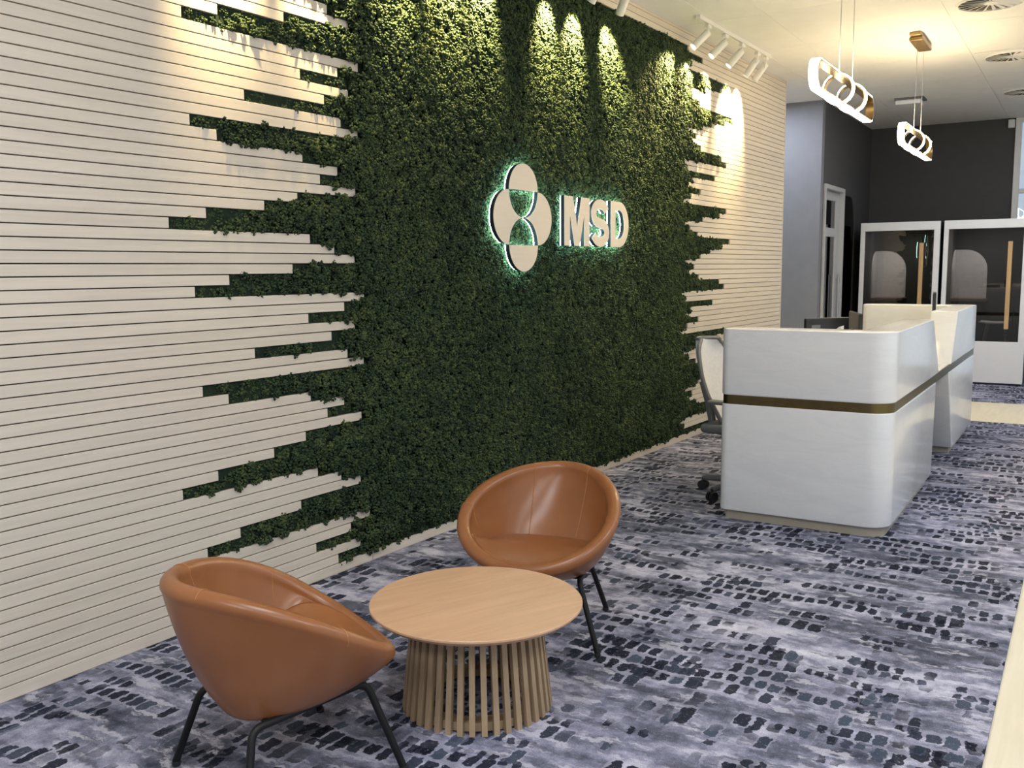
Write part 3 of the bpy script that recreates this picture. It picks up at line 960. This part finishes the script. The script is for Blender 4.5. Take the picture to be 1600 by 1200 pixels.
def block(name, fn, xe_lo, xe_hi, z0, z1, mat, ins=0.0, bev=0.01):
    bm = bmesh.new()
    loft(bm, [(x, y, z0) for x, y in fn(xe_lo, ins)], [(x, y, z1) for x, y in fn(xe_hi, ins)])
    if bev:
        bm.normal_update()
        es = [e for e in bm.edges if len(e.link_faces) == 2 and e.calc_face_angle() > math.radians(50)]
        bmesh.ops.bevel(bm, geom=es, offset=bev, segments=3, affect='EDGES', profile=0.5)
    return obj(name, bm, mat, desk, True, 30)
Z_PL, Z_B0, Z_B1, Z_T = 0.055, 0.70, 0.752, 1.146
block('upper_panel', near_outline, 7.14-DX0, 6.77-DX0, Z_B1, Z_T, M_DESK)
block('upper_panel', far_outline, 7.81-DX0, 8.085-DX0, Z_B1, Z_T, M_DESK)
block('lower_panel', near_outline, 6.96-DX0, 7.02-DX0, Z_PL, Z_B0, M_DESK)
block('lower_panel', far_outline, 8.10-DX0, 7.70-DX0, Z_PL, Z_B0, M_DESK)
block('plinth', near_outline, 6.90-DX0, 6.90-DX0, 0.0, Z_PL, M_PLINTH, 0.03, 0)
block('plinth', far_outline, 8.15-DX0, 8.15-DX0, 0.0, Z_PL, M_PLINTH, 0.03, 0)
# brass band: continuous around the three sides
bm = bmesh.new()
L = DX1-DX0; l_ = DY1-DY0; o_ = 0.006; rc = 0.13; re = 0.05
pts = arc2(L-DT+re, l_-re, re-o_, 180, 90, 6)+arc2(L-re, l_-re, re-o_, 90, 0, 6)+arc2(L-0.06, 0.06, 0.06-o_, 0, -90)
pts += arc2(rc, rc, rc-o_, 270, 180, 14)+arc2(re, l_-re, re-o_, 180, 90, 6)+arc2(DT-re, l_-re, re-o_, 90, 0, 6)
pts += [(DT-o_, DT-o_), (L-DT+o_, DT-o_)]
loft(bm, [(x, y, Z_B0-0.004) for x, y in pts], [(x, y, Z_B1+0.004) for x, y in pts])
obj('brass_band', bm, M_BRASS, desk, True, 30)
bm = bmesh.new()
loft(bm, [(x, y, Z_B0+0.004) for x, y in [(0.25, 0.03), (L-0.2, 0.03), (L-0.2, DT-0.02), (0.25, DT-0.02)]], [(x, y, Z_B1+0.0055) for x, y in [(0.25, 0.0125), (L-0.2, 0.0125), (L-0.2, DT-0.004), (0.25, DT-0.004)]])
obj('ledge', bm, M_DESK, desk)
wt = [(DT-0.004, DT-0.004), (L-DT+0.004, DT-0.004), (L-DT+0.004, l_-0.03), (1.35, l_-0.03), (1.20, 0.66), (DT-0.004, 0.66)]
bm = bmesh.new()
loft(bm, [(x, y, 0.705) for x, y in wt], [(x, y, 0.735) for x, y in wt])
obj('worktop', bm, M_TOP, desk)

# monitors on the worktop
def monitor(x, y, rz, w_, z0, z1, label, plate=False):
    e = empty('monitor', (x, y, 0.735), rz)
    tag(e, label, 'monitor')
    obj('housing', bx(-w_/2, w_/2, -0.012, 0.016, z0-0.735, z1-0.735, 0.005, 2), M_BLACKPL, e)
    scr = obj('screen', bx(-w_/2+0.012, w_/2-0.012, 0.0155, 0.0172, z0-0.735+0.014, z1-0.735-0.012), M_SCREEN, e)
    bm = bmesh.new(); tube(bm, [(0, -0.03, 0.005), (0, -0.03, (z0+z1)/2-0.735)], 0.018, 10)
    box(bm, -0.04, 0.04, -0.034, -0.010, (z0+z1)/2-0.735-0.04, (z0+z1)/2-0.735+0.04)
    obj('stand', bm, M_BLACKPL, e)
    obj('foot', bx(-0.11, 0.11, -0.10, 0.08, 0, 0.012, 0.004, 1), M_BLACKPL, e)
    if plate:
        obj('badge', bx(-w_/2+0.05, -w_/2+0.13, -0.0135, -0.0118, z1-0.735-0.075, z1-0.735-0.05), M_GREYPL, e)
M_SCREEN = plain('dark_glossy_screen', (0.02, 0.02, 0.022), 0.08, noise=0.05)
M_SCREENB = None
monitor(7.14, 1.66, math.radians(-36), 0.40, 0.83, 1.125, 'black monitor with a grey badge on its back, behind the desk front', True)
monitor(7.42, 1.515, math.radians(180+20), 0.50, 0.83, 1.155, 'monitor seen nearly edge on beside the badged monitor')
monitor(8.98, 1.17, math.radians(7.5), 0.42, 0.86, 1.27, 'tall dark monitor edge at the desk far end')

# ------------------------------------------------------------------ task chairs
def task_chair(x, y, rz, label):
    e = empty('task_chair', (x, y, 0), rz)          # local +x is forward
    tag(e, label, 'office chair')
    for k in range(5):
        a = math.radians(90+72*k+18)
        c, s = math.cos(a), math.sin(a)
        bm = bmesh.new()
        tube(bm, [(0, 0, 0.105), (c*0.15, s*0.15, 0.092), (c*0.30, s*0.30, 0.078)], [0.030, 0.024, 0.018], 8)
        lg = obj('base_arm', bm, M_GREYPL, e, True, 40)
        bm = bmesh.new()
        t = Vector((-s, c, 0))
        for sg in (-1, 1):
            p = Vector((c*0.30, s*0.30, 0.032))+t*0.016*sg
            tube(bm, [p-t*0.010, p+t*0.010], 0.032, 16)
        tube(bm, [(c*0.30, s*0.30, 0.03), (c*0.30, s*0.30, 0.085)], 0.012, 8)
        obj('caster', bm, M_BLACKPL, lg, True, 40)
    bm = bmesh.new(); tube(bm, [(0, 0, 0.10), (0, 0, 0.26), (0, 0, 0.26), (0, 0, 0.40)], [0.032, 0.03, 0.018, 0.018], 14)
    obj('gas_column', bm, M_BLACKPL, e, True, 40)
    obj('mechanism', bx(-0.14, 0.10, -0.09, 0.09, 0.37, 0.43, 0.02, 2), M_GREYPL, e)
    bm = bmesh.new()
    box(bm, -0.22, 0.25, -0.235, 0.235, 0.43, 0.49, 0.028, 4)
    obj('seat', bm, M_GREYPL, e, True, 60)
    # curved back: grid bent round the sitter
    bm = bmesh.new()
    nu, nv = 12, 14
    def bp(u, v, off):
        half = 0.225*(1-0.22*max(0, v-0.55)/0.45*abs(u)**0) * (0.80+0.2*min(1, v*3)) * (1-0.30*max(0, (v-0.82)/0.18)**2)
        yy = u*half
        xx = -0.15-0.19*v-0.02*math.sin(v*math.pi) + 0.08*u*u - off
        return (xx, yy, 0.50+0.53*v)
    F = [[bm.verts.new(bp(-1+2*i/nu, j/nv, 0)) for i in range(nu+1)] for j in range(nv+1)]
    B = [[bm.verts.new(bp(-1+2*i/nu, j/nv, 0.022)) for i in range(nu+1)] for j in range(nv+1)]
    for j in range(nv):
        for i in range(nu):
            bm.faces.new((F[j][i], F[j][i+1], F[j+1][i+1], F[j+1][i])); bm.faces.new((B[j][i], B[j+1][i], B[j+1][i+1], B[j][i+1]))
    for j in range(nv):
        for i in (0, nu):
            bm.faces.new((F[j][i], F[j+1][i], B[j+1][i], B[j][i]))
    for i in range(nu):
        for j in (0, nv):
            bm.faces.new((F[j][i], F[j][i+1], B[j][i+1], B[j][i]))
    back = obj('backrest', bm, M_LGREY, e, True, 50)
    rimp = [bp(-1, j/nv, 0.012) for j in range(nv+1)]+[bp(-1+2*i/nu, 1, 0.012) for i in range(1, nu)]+[bp(1, j/nv, 0.012) for j in range(nv, -1, -1)]
    bm = bmesh.new(); tube(bm, rimp, 0.014, 8)
    obj('back_frame', bm, M_GREYPL, back, True, 40)
    bm = bmesh.new(); tube(bm, round_path([(-0.10, 0, 0.40), (-0.23, 0, 0.42), (-0.27, 0, 0.60), (-0.315, 0, 0.74)], 0.07, 5), 0.026, 10)
    obj('back_spine', bm, M_GREYPL, e, True, 40)
    for s in (-1, 1):
        bm = bmesh.new(); tube(bm, round_path([(0.0, s*0.16, 0.41), (0.0, s*0.27, 0.42), (-0.01, s*0.275, 0.635)], 0.05, 4), 0.015, 8)
        ar = obj('arm', bm, M_GREYPL, e, True, 40)
        obj('arm_pad', bx(-0.13, 0.12, s*0.275-0.04, s*0.275+0.04, 0.635, 0.66, 0.011, 2), M_GREYPL, ar)
task_chair(5.97, 1.885, math.radians(-97), 'grey task chair beside the near end of the desk, half hidden')
e = empty('card_stand', (6.98, 1.497, 0.735))
tag(e, 'small white curved stand on the worktop between the two near monitors', 'stand')
bm = bmesh.new()
cur = [(0.045*math.sin(a)-0.01, 0.06-0.075*(1-math.cos(a)), 0.0) for a in np.linspace(-1.2, 1.2, 12)]
top = lambda y: 0.30+0.045*math.cos((y+0.0)*22)
lo_ = [(x, y, 0.01) for x, y, z in cur]; hi_ = [(x, y, top(y)) for x, y, z in cur]
loft(bm, lo_+[(x*0.9-0.004, y*0.95, 0.01) for x, y, z in cur[::-1]], hi_+[(x*0.9-0.004, y*0.95, top(y)) for x, y, z in cur[::-1]])
obj('curved_sheet', bm, M_WHITE, e, True, 40)
obj('foot', bx(-0.05, 0.05, -0.06, 0.07, 0, 0.012, 0.003, 1), M_WHITE, e)

# ------------------------------------------------------------------ acoustic booths
M_POD = plain('white_booth_laminate', (0.84, 0.84, 0.86), 0.35, noise=0.02)
M_PGLASS = glass('smoked_booth_glass', (0.62, 0.61, 0.60), 1.52)
def booth(y0, y1, x0, label):
    e = empty('phone_booth', (x0, (y0+y1)/2, 0))
    tag(e, label, 'booth', 'white framed phone booths at the back wall')
    h = (y1-y0)/2; D = 1.0; Ht = 2.072
    # local: -x towards the viewer's side (front at x=0), +y is left
    obj('foot_plinth', bx(0.03, D-0.03, -h+0.03, h-0.03, 0, 0.025), M_BLACKPL, e)
    obj('front_panel', bx(0, 0.05, -h, h, 0.025, 0.548, 0.004, 1), M_POD, e)
    obj('frame_head', bx(0, 0.05, -h, h, 1.962, Ht, 0.004, 1), M_POD, e)
    obj('frame_stile', bx(0, 0.05, h-0.055, h, 0.548, 1.962, 0.003, 1), M_POD, e)
    obj('frame_stile', bx(0, 0.05, -h, -h+0.072, 0.548, 1.962, 0.003, 1), M_POD, e)
    obj('glass_pane', bx(0.018, 0.026, -h+0.072, h-0.055, 0.548, 1.962), M_PGLASS, e)
    hd = obj('door_handle', bx(-0.045, -0.012, -h+0.185, -h+0.235, 0.71, 1.795, 0.003, 1), M_OAK, e)
    for z in (0.85, 1.65):
        bm = bmesh.new(); tube(bm, [(-0.015, -h+0.21, z), (0.02, -h+0.21, z)], 0.009, 8)
        obj('handle_post', bm, M_STEEL, hd, True, 40)
    obj('side_wall', bx(0.05, D, h-0.04, h, 0.025, Ht), M_PODSIDE, e)
    obj('side_wall', bx(0.05, D, -h, -h+0.04, 0.025, Ht), M_PODSIDE, e)
    obj('rear_wall', bx(D-0.06, D, -h+0.04, h-0.04, 0.025, Ht), M_PODIN, e)
    obj('roof', bx(0.05, D, -h+0.04, h-0.04, Ht-0.06, Ht), M_PODIN, e)
    obj('booth_floor', bx(0.05, D-0.06, -h+0.04, h-0.04, 0.025, 0.06), M_PODIN, e)
    d = bpy.data.lights.new('booth_downlight', 'AREA')
    d.shape = 'DISK'; d.size = 0.12; d.energy = 9.0; d.color = (1.0, 0.95, 0.88)
    l = bpy.data.objects.new('booth_downlight', d); C.objects.link(l); l.parent = e; l.location = (D*0.45, 0.05, Ht-0.07)
    # arched felt panel on the rear wall, turning onto the left side wall
    ya, yb = h-0.052, h-0.44
    r = 0.27
    outl = [(ya, 1.07), (ya, 1.715)] + [(yb+r+r*math.cos(a), 1.715-r+r*math.sin(a)) for a in np.linspace(math.pi/2, math.pi, 12)] + [(yb, 1.07)]
    bm = bmesh.new()
    loft(bm, [(D-0.082, y, z) for y, z in outl], [(D-0.06, y, z) for y, z in outl])
    obj('arched_panel', bm, M_FELT, e)
    r2s = 0.30
    out2 = [(D-0.082, 1.07), (D-0.082, 1.715)] + [(D-0.40+r2s*(1-math.sin(a)), 1.715-r2s*(1-math.cos(a))) for a in np.linspace(0, math.pi/2, 10)] + [(D-0.40, 1.07)]
    bm = bmesh.new()
    loft(bm, [(x, h-0.06, z) for x, z in out2], [(x, h-0.04, z) for x, z in out2])
    obj('arched_panel', bm, M_FELT, e)
    obj('desk_shelf', bx(D-0.44, D-0.062, h-0.46, h-0.045, 1.03, 1.068, 0.003, 1), M_BROWN, e)
    return e
M_PODSIDE = plain('black_booth_side', (0.03, 0.03, 0.032), 0.6)
booth(1.686, 2.660, 13.16, 'left white framed phone booth with smoked glass and wooden pull bar')
booth(0.670, 1.643, 13.16, 'right white framed phone booth with a white stool inside')
# stool inside the right booth
e = empty('booth_stool', (13.62, 1.03, 0.06))
tag(e, 'white shell stool on thin steel legs inside the right booth', 'stool')
bm = bmesh.new()
prof = [(0.19, 0.715), (0.06, 0.70), (-0.08, 0.70), (-0.15, 0.725), (-0.185, 0.79), (-0.205, 0.845)]   # seat shell in local y
# shell runs along +y (left = front), back rises on the right
rows = []
pr_ = round_path([(0, y, z) for y, z in prof], 0.05, 4)
for t in (0.0, 0.014):
    rows.append([[bm.verts.new((sx*0.19*(1-0.25*max(0, (p.z-0.75)/0.1)), p.y, p.z-t+0.012*abs(sx)**2)) for sx in (-1, -.6, 0, .6, 1)] for p in pr_])
for a in range(len(pr_)-1):
    for b_ in range(4):
        for q in rows:
            bm.faces.new((q[a][b_], q[a][b_+1], q[a+1][b_+1], q[a+1][b_]))
T, Bm = rows
n_ = len(pr_)
for a in range(n_-1):
    for b_ in (0, 4):
        bm.faces.new((T[a][b_], T[a+1][b_], Bm[a+1][b_], Bm[a][b_]))
for b_ in range(4):
    for a in (0, n_-1):
        bm.faces.new((T[a][b_], T[a][b_+1], Bm[a][b_+1], Bm[a][b_]))
obj('seat_shell', bm, M_WHITE, e, True, 50)
for sx in (-1, 1):
    for sy in (-1, 1):
        bm = bmesh.new(); tube(bm, [(sx*0.12, sy*0.10, 0.70), (sx*0.19, sy*0.185, 0.0)], 0.009, 8)
        obj('leg', bm, M_STEEL, e, True, 40)
bm = bmesh.new(); tube(bm, [(-0.17, -0.16, 0.22), (0.17, -0.16, 0.22), (0.17, 0.16, 0.22), (-0.17, 0.16, 0.22)], 0.007, 8, closed=True)
obj('foot_ring', bm, M_STEEL, e, True, 40)

# ------------------------------------------------------------------ tub chairs
def leather():
    m, nt, b = new_mat('tan_leather')
    tc = N(nt, 'ShaderNodeTexCoord')
    nz = N(nt, 'ShaderNodeTexNoise', i_Scale=5.0, i_Detail=4.0)
    nt.links.new(tc.outputs['Object'], nz.inputs['Vector'])
    r = ramp(nt, [(0.3, (0.245, 0.092, 0.032)), (0.7, (0.31, 0.122, 0.045))])
    nt.links.new(nz.outputs[0], r.inputs[0]); nt.links.new(r.outputs[0], b.inputs['Base Color'])
    b.inputs['Roughness'].default_value = 0.31
    vo = N(nt, 'ShaderNodeTexVoronoi', i_Scale=420.0)
    nt.links.new(tc.outputs['Object'], vo.inputs['Vector'])
    bp = N(nt, 'ShaderNodeBump', i_Strength=0.10, i_Distance=0.0008)
    nt.links.new(vo.outputs[0], bp.inputs['Height']); nt.links.new(bp.outputs[0], b.inputs['Normal'])
    return m
M_LEATHER = leather()
M_SEAM = plain('leather_seam', (0.40, 0.17, 0.06), 0.5)

def tub_chair(x, y, rz, base_rz, label):
    e = empty('tub_chair', (x, y, 0), rz)       # local +x faces forward
    tag(e, label, 'armchair', 'tan leather tub chairs')
    NT = 72
    cx, ax_, by = 0.0, 0.302, 0.302
    TR = 0.028
    def rim(t):
        c, s = math.cos(t), math.sin(t)
        return Vector((cx+ax_*c, by*s*(1+0.28*c), 0.484-0.142*c+0.058*s*s))
    def bottom(t):
        c, s = math.cos(t), math.sin(t)
        k = (abs(c)**2.6+abs(s)**2.6)**(-1/2.6)
        return Vector((-0.005+0.180*c*k, 0.184*s*k, 0.258+0.012*c))
    def seat_z(xx):
        return 0.369
    def inner(t):
        """seam where the back panel meets the seat panel: at seat height round the back, climbing onto the rim towards the front"""
        R = rim(t)
        yy = 0.79*R.y
        xs = -0.095-0.02*(1-(yy/0.24)**2); xr = 0.74*R.x
        I = Vector((0.5*(xs+xr+math.sqrt((xs-xr)**2+0.05**2)), yy, seat_z(0)-0.004))
        out = Vector((R.x-cx, R.y, 0)).normalized()
        wgt = min(1, max(0, (0.535-R.z)/0.195)); wgt = wgt*wgt*(3-2*wgt)
        return I.lerp(R-out*TR*0.60+Vector((0, 0, TR*0.80)), wgt)
    TOPC = Vector((0.03, 0, 0))
    prof_n = None
    rings = []
    for i in range(NT):
        t = 2*math.pi*i/NT
        R = rim(t); B = bottom(t); I = inner(t)
        out = Vector((R.x-cx, R.y, 0)).normalized()
        upv = Vector((0, 0, 1))
        pr = []
        # under side
        pr.append(Vector((B.x*0.55, B.y*0.55, B.z-0.014)))
        pr.append(Vector((B.x*0.85, B.y*0.85, B.z-0.012)))
        st = R+out*TR*0.80-upv*TR*0.65
        for k in (1.0, 0.93, 0.82, 0.65, 0.45, 0.25, 0.10, 0.0):
            gz = 0.62*k+0.38*math.sin(k*math.pi/2)
            hh = 0.62*k+0.38*(1-math.cos(k*math.pi/2))
            pr.append(Vector((st.x+(B.x-st.x)*hh, st.y+(B.y-st.y)*hh, st.z+(B.z-st.z)*gz)))
        for a in (-35, -10, 20, 50, 75, 100, 125, 150, 175, 195):
            a = math.radians(a)
            pr.append(R+out*TR*math.cos(a)+upv*TR*math.sin(a))
        en = pr[-1]
        depth = max(0.0, en.z-I.z)
        for k in (0.12, 0.3, 0.5, 0.7, 0.85, 1.0):
            gz = k**0.9
            hh = k**1.15
            p = Vector((en.x+(I.x-en.x)*hh, en.y+(I.y-en.y)*hh, en.z+(I.z-en.z)*gz))
            pr.append(p)
        rings.append(pr)
    m_ = len(rings[0])
    bm = bmesh.new()
    V = [[bm.verts.new(p) for p in pr] for pr in rings]
    for i in range(NT):
        j = (i+1) % NT
        for k in range(m_-1):
            bm.faces.new((V[i][k], V[j][k], V[j][k+1], V[i][k+1]))
    bm.faces.new([V[i][0] for i in range(NT)])
    shell = obj('shell', bm, M_LEATHER, e, True)
    # seat pad
    bm = bmesh.new()
    rr = []
    c0 = Vector((0.05, 0, 0))
    for q in (1.01, 1.0, 0.97, 0.93, 0.88, 0.82, 0.74, 0.62, 0.45, 0.25):
        ring = []
        for i in range(NT):
            t = 2*math.pi*i/NT
            E = inner(t)+Vector((0, 0, 0.001))
            x = c0.x+(E.x-c0.x)*q; y = E.y*q
            base_z = seat_z(x)+0.010*(1-q*q)
            z = base_z+(E.z-seat_z(E.x))*min(1, q)**3
            if q > 1: z -= 0.006
            ring.append(bm.verts.new((x, y, z)))
        rr.append(ring)
    for a in range(len(rr)-1):
        for i in range(NT):
            j = (i+1) % NT
            bm.faces.new((rr[a][i], rr[a][j], rr[a+1][j], rr[a+1][i]))
    bm.faces.new(rr[-1])
    obj('seat', bm, M_LEATHER, e, True)
    # stitched seams: two up the back, two across the rim where the arms start
    for ti in (int(NT*0.41), NT-int(NT*0.41)):
        bm = bmesh.new(); tube(bm, [p+Vector((0.0008, 0, 0.0008)) for p in rings[ti][12:]], 0.0016, 5)
        obj('seam', bm, M_SEAM, shell)
    for ti in (int(NT*0.215), NT-int(NT*0.215)):
        bm = bmesh.new(); tube(bm, [p*1.0 for p in rings[ti][9:-3]], 0.0016, 5)
        obj('seam', bm, M_SEAM, shell)
    for s in (-1, 1):
        bm = bmesh.new()
        tube(bm, round_path([(-0.24, s*0.24, 0.012), (-0.178, s*0.17, 0.247), (0.19, s*0.17, 0.272), (0.262, s*0.25, 0.012)], 0.045, 8), 0.0115, 12)
        fr = obj('leg_frame', bm, M_BLACK, e, True, 50)
        fr.rotation_euler = (0, 0, base_rz-rz)
        for xx, yf in ((-0.24, 0.238), (0.265, 0.25)):
            bm = bmesh.new(); lathe(bm, [(0.013, 0), (0.014, 0.008), (0.0125, 0.014)], 14, xx, s*yf)
            obj('foot_glide', bm, M_BLACKPL, fr, True, 40)
    for xx in (-0.13, 0.13):
        bm = bmesh.new(); zz = 0.249+(xx+0.175)*0.0685
        tube(bm, [(xx, -0.17, zz), (xx, 0.17, zz)], 0.008, 8)
        obj('cross_bar', bm, M_BLACK, e, True, 40).rotation_euler = (0, 0, base_rz-rz)
    return e
tub_chair(1.9125, 2.008, math.radians(-26.5), math.radians(-17), 'tan leather tub chair on the left, turned side on')
tub_chair(3.290, 1.885, math.radians(190), math.radians(201), 'tan leather tub chair behind the round table, facing the viewer')

# ------------------------------------------------------------------ round table
M_TTOP = wood('table_oak_veneer', (0.54, 0.325, 0.19), (0.67, 0.43, 0.265), axis=0, rough=0.38, stretch=9, scale=2.4)
M_TSLAT = wood('table_oak_slat', (0.33, 0.235, 0.14), (0.44, 0.32, 0.20), axis=2, rough=0.5, var=0.16)
TGRAIN = math.radians(-24)
tb = empty('coffee_table', (2.585, 1.752, 0), TGRAIN)
tag(tb, 'round oak coffee table on a flared slatted drum base', 'table')
TZ, TRD = 0.366, 0.3675
bm = bmesh.new()
lathe(bm, [(0.0001, TZ-0.022), (TRD-0.016, TZ-0.022), (TRD-0.004, TZ-0.012), (TRD, TZ-0.008), (TRD, TZ-0.002), (TRD-0.002, TZ), (0.0001, TZ)], 96)
obj('tabletop', bm, M_TTOP, tb, True, 30)
bm = bmesh.new()
lathe(bm, [(0.175, TZ-0.046), (0.211, TZ-0.046), (0.211, TZ-0.0225), (0.175, TZ-0.0225)], 64, closed_prof=True)
obj('top_ring', bm, M_TSLAT, tb, True, 30)
bm = bmesh.new()
lathe(bm, [(0.185, 0.006), (0.236, 0.006), (0.235, 0.034), (0.185, 0.034)], 64, closed_prof=True)
obj('base_ring', bm, M_TSLAT, tb, True, 30)
NS = 40
sl_me = None
for k in range(NS):
    a = 2*math.pi*k/NS
    if sl_me is None:
        bm = bmesh.new()
        r0, r1, th, hw = 0.262, 0.224, 0.020, 0.0095
        P = []
        for r, z in ((r0, 0.0), (r1, TZ-0.0225)):
            P.append([(r, -hw, z), (r, hw, z), (r-th, hw, z), (r-th, -hw, z)])
        loft(bm, P[0], P[1])
        o = obj('slat', bm, M_TSLAT, tb)
        sl_me = o.data
    else:
        o = bpy.data.objects.new('slat', sl_me)
        C.objects.link(o); o.parent = tb
    o.rotation_euler = (0, 0, a)
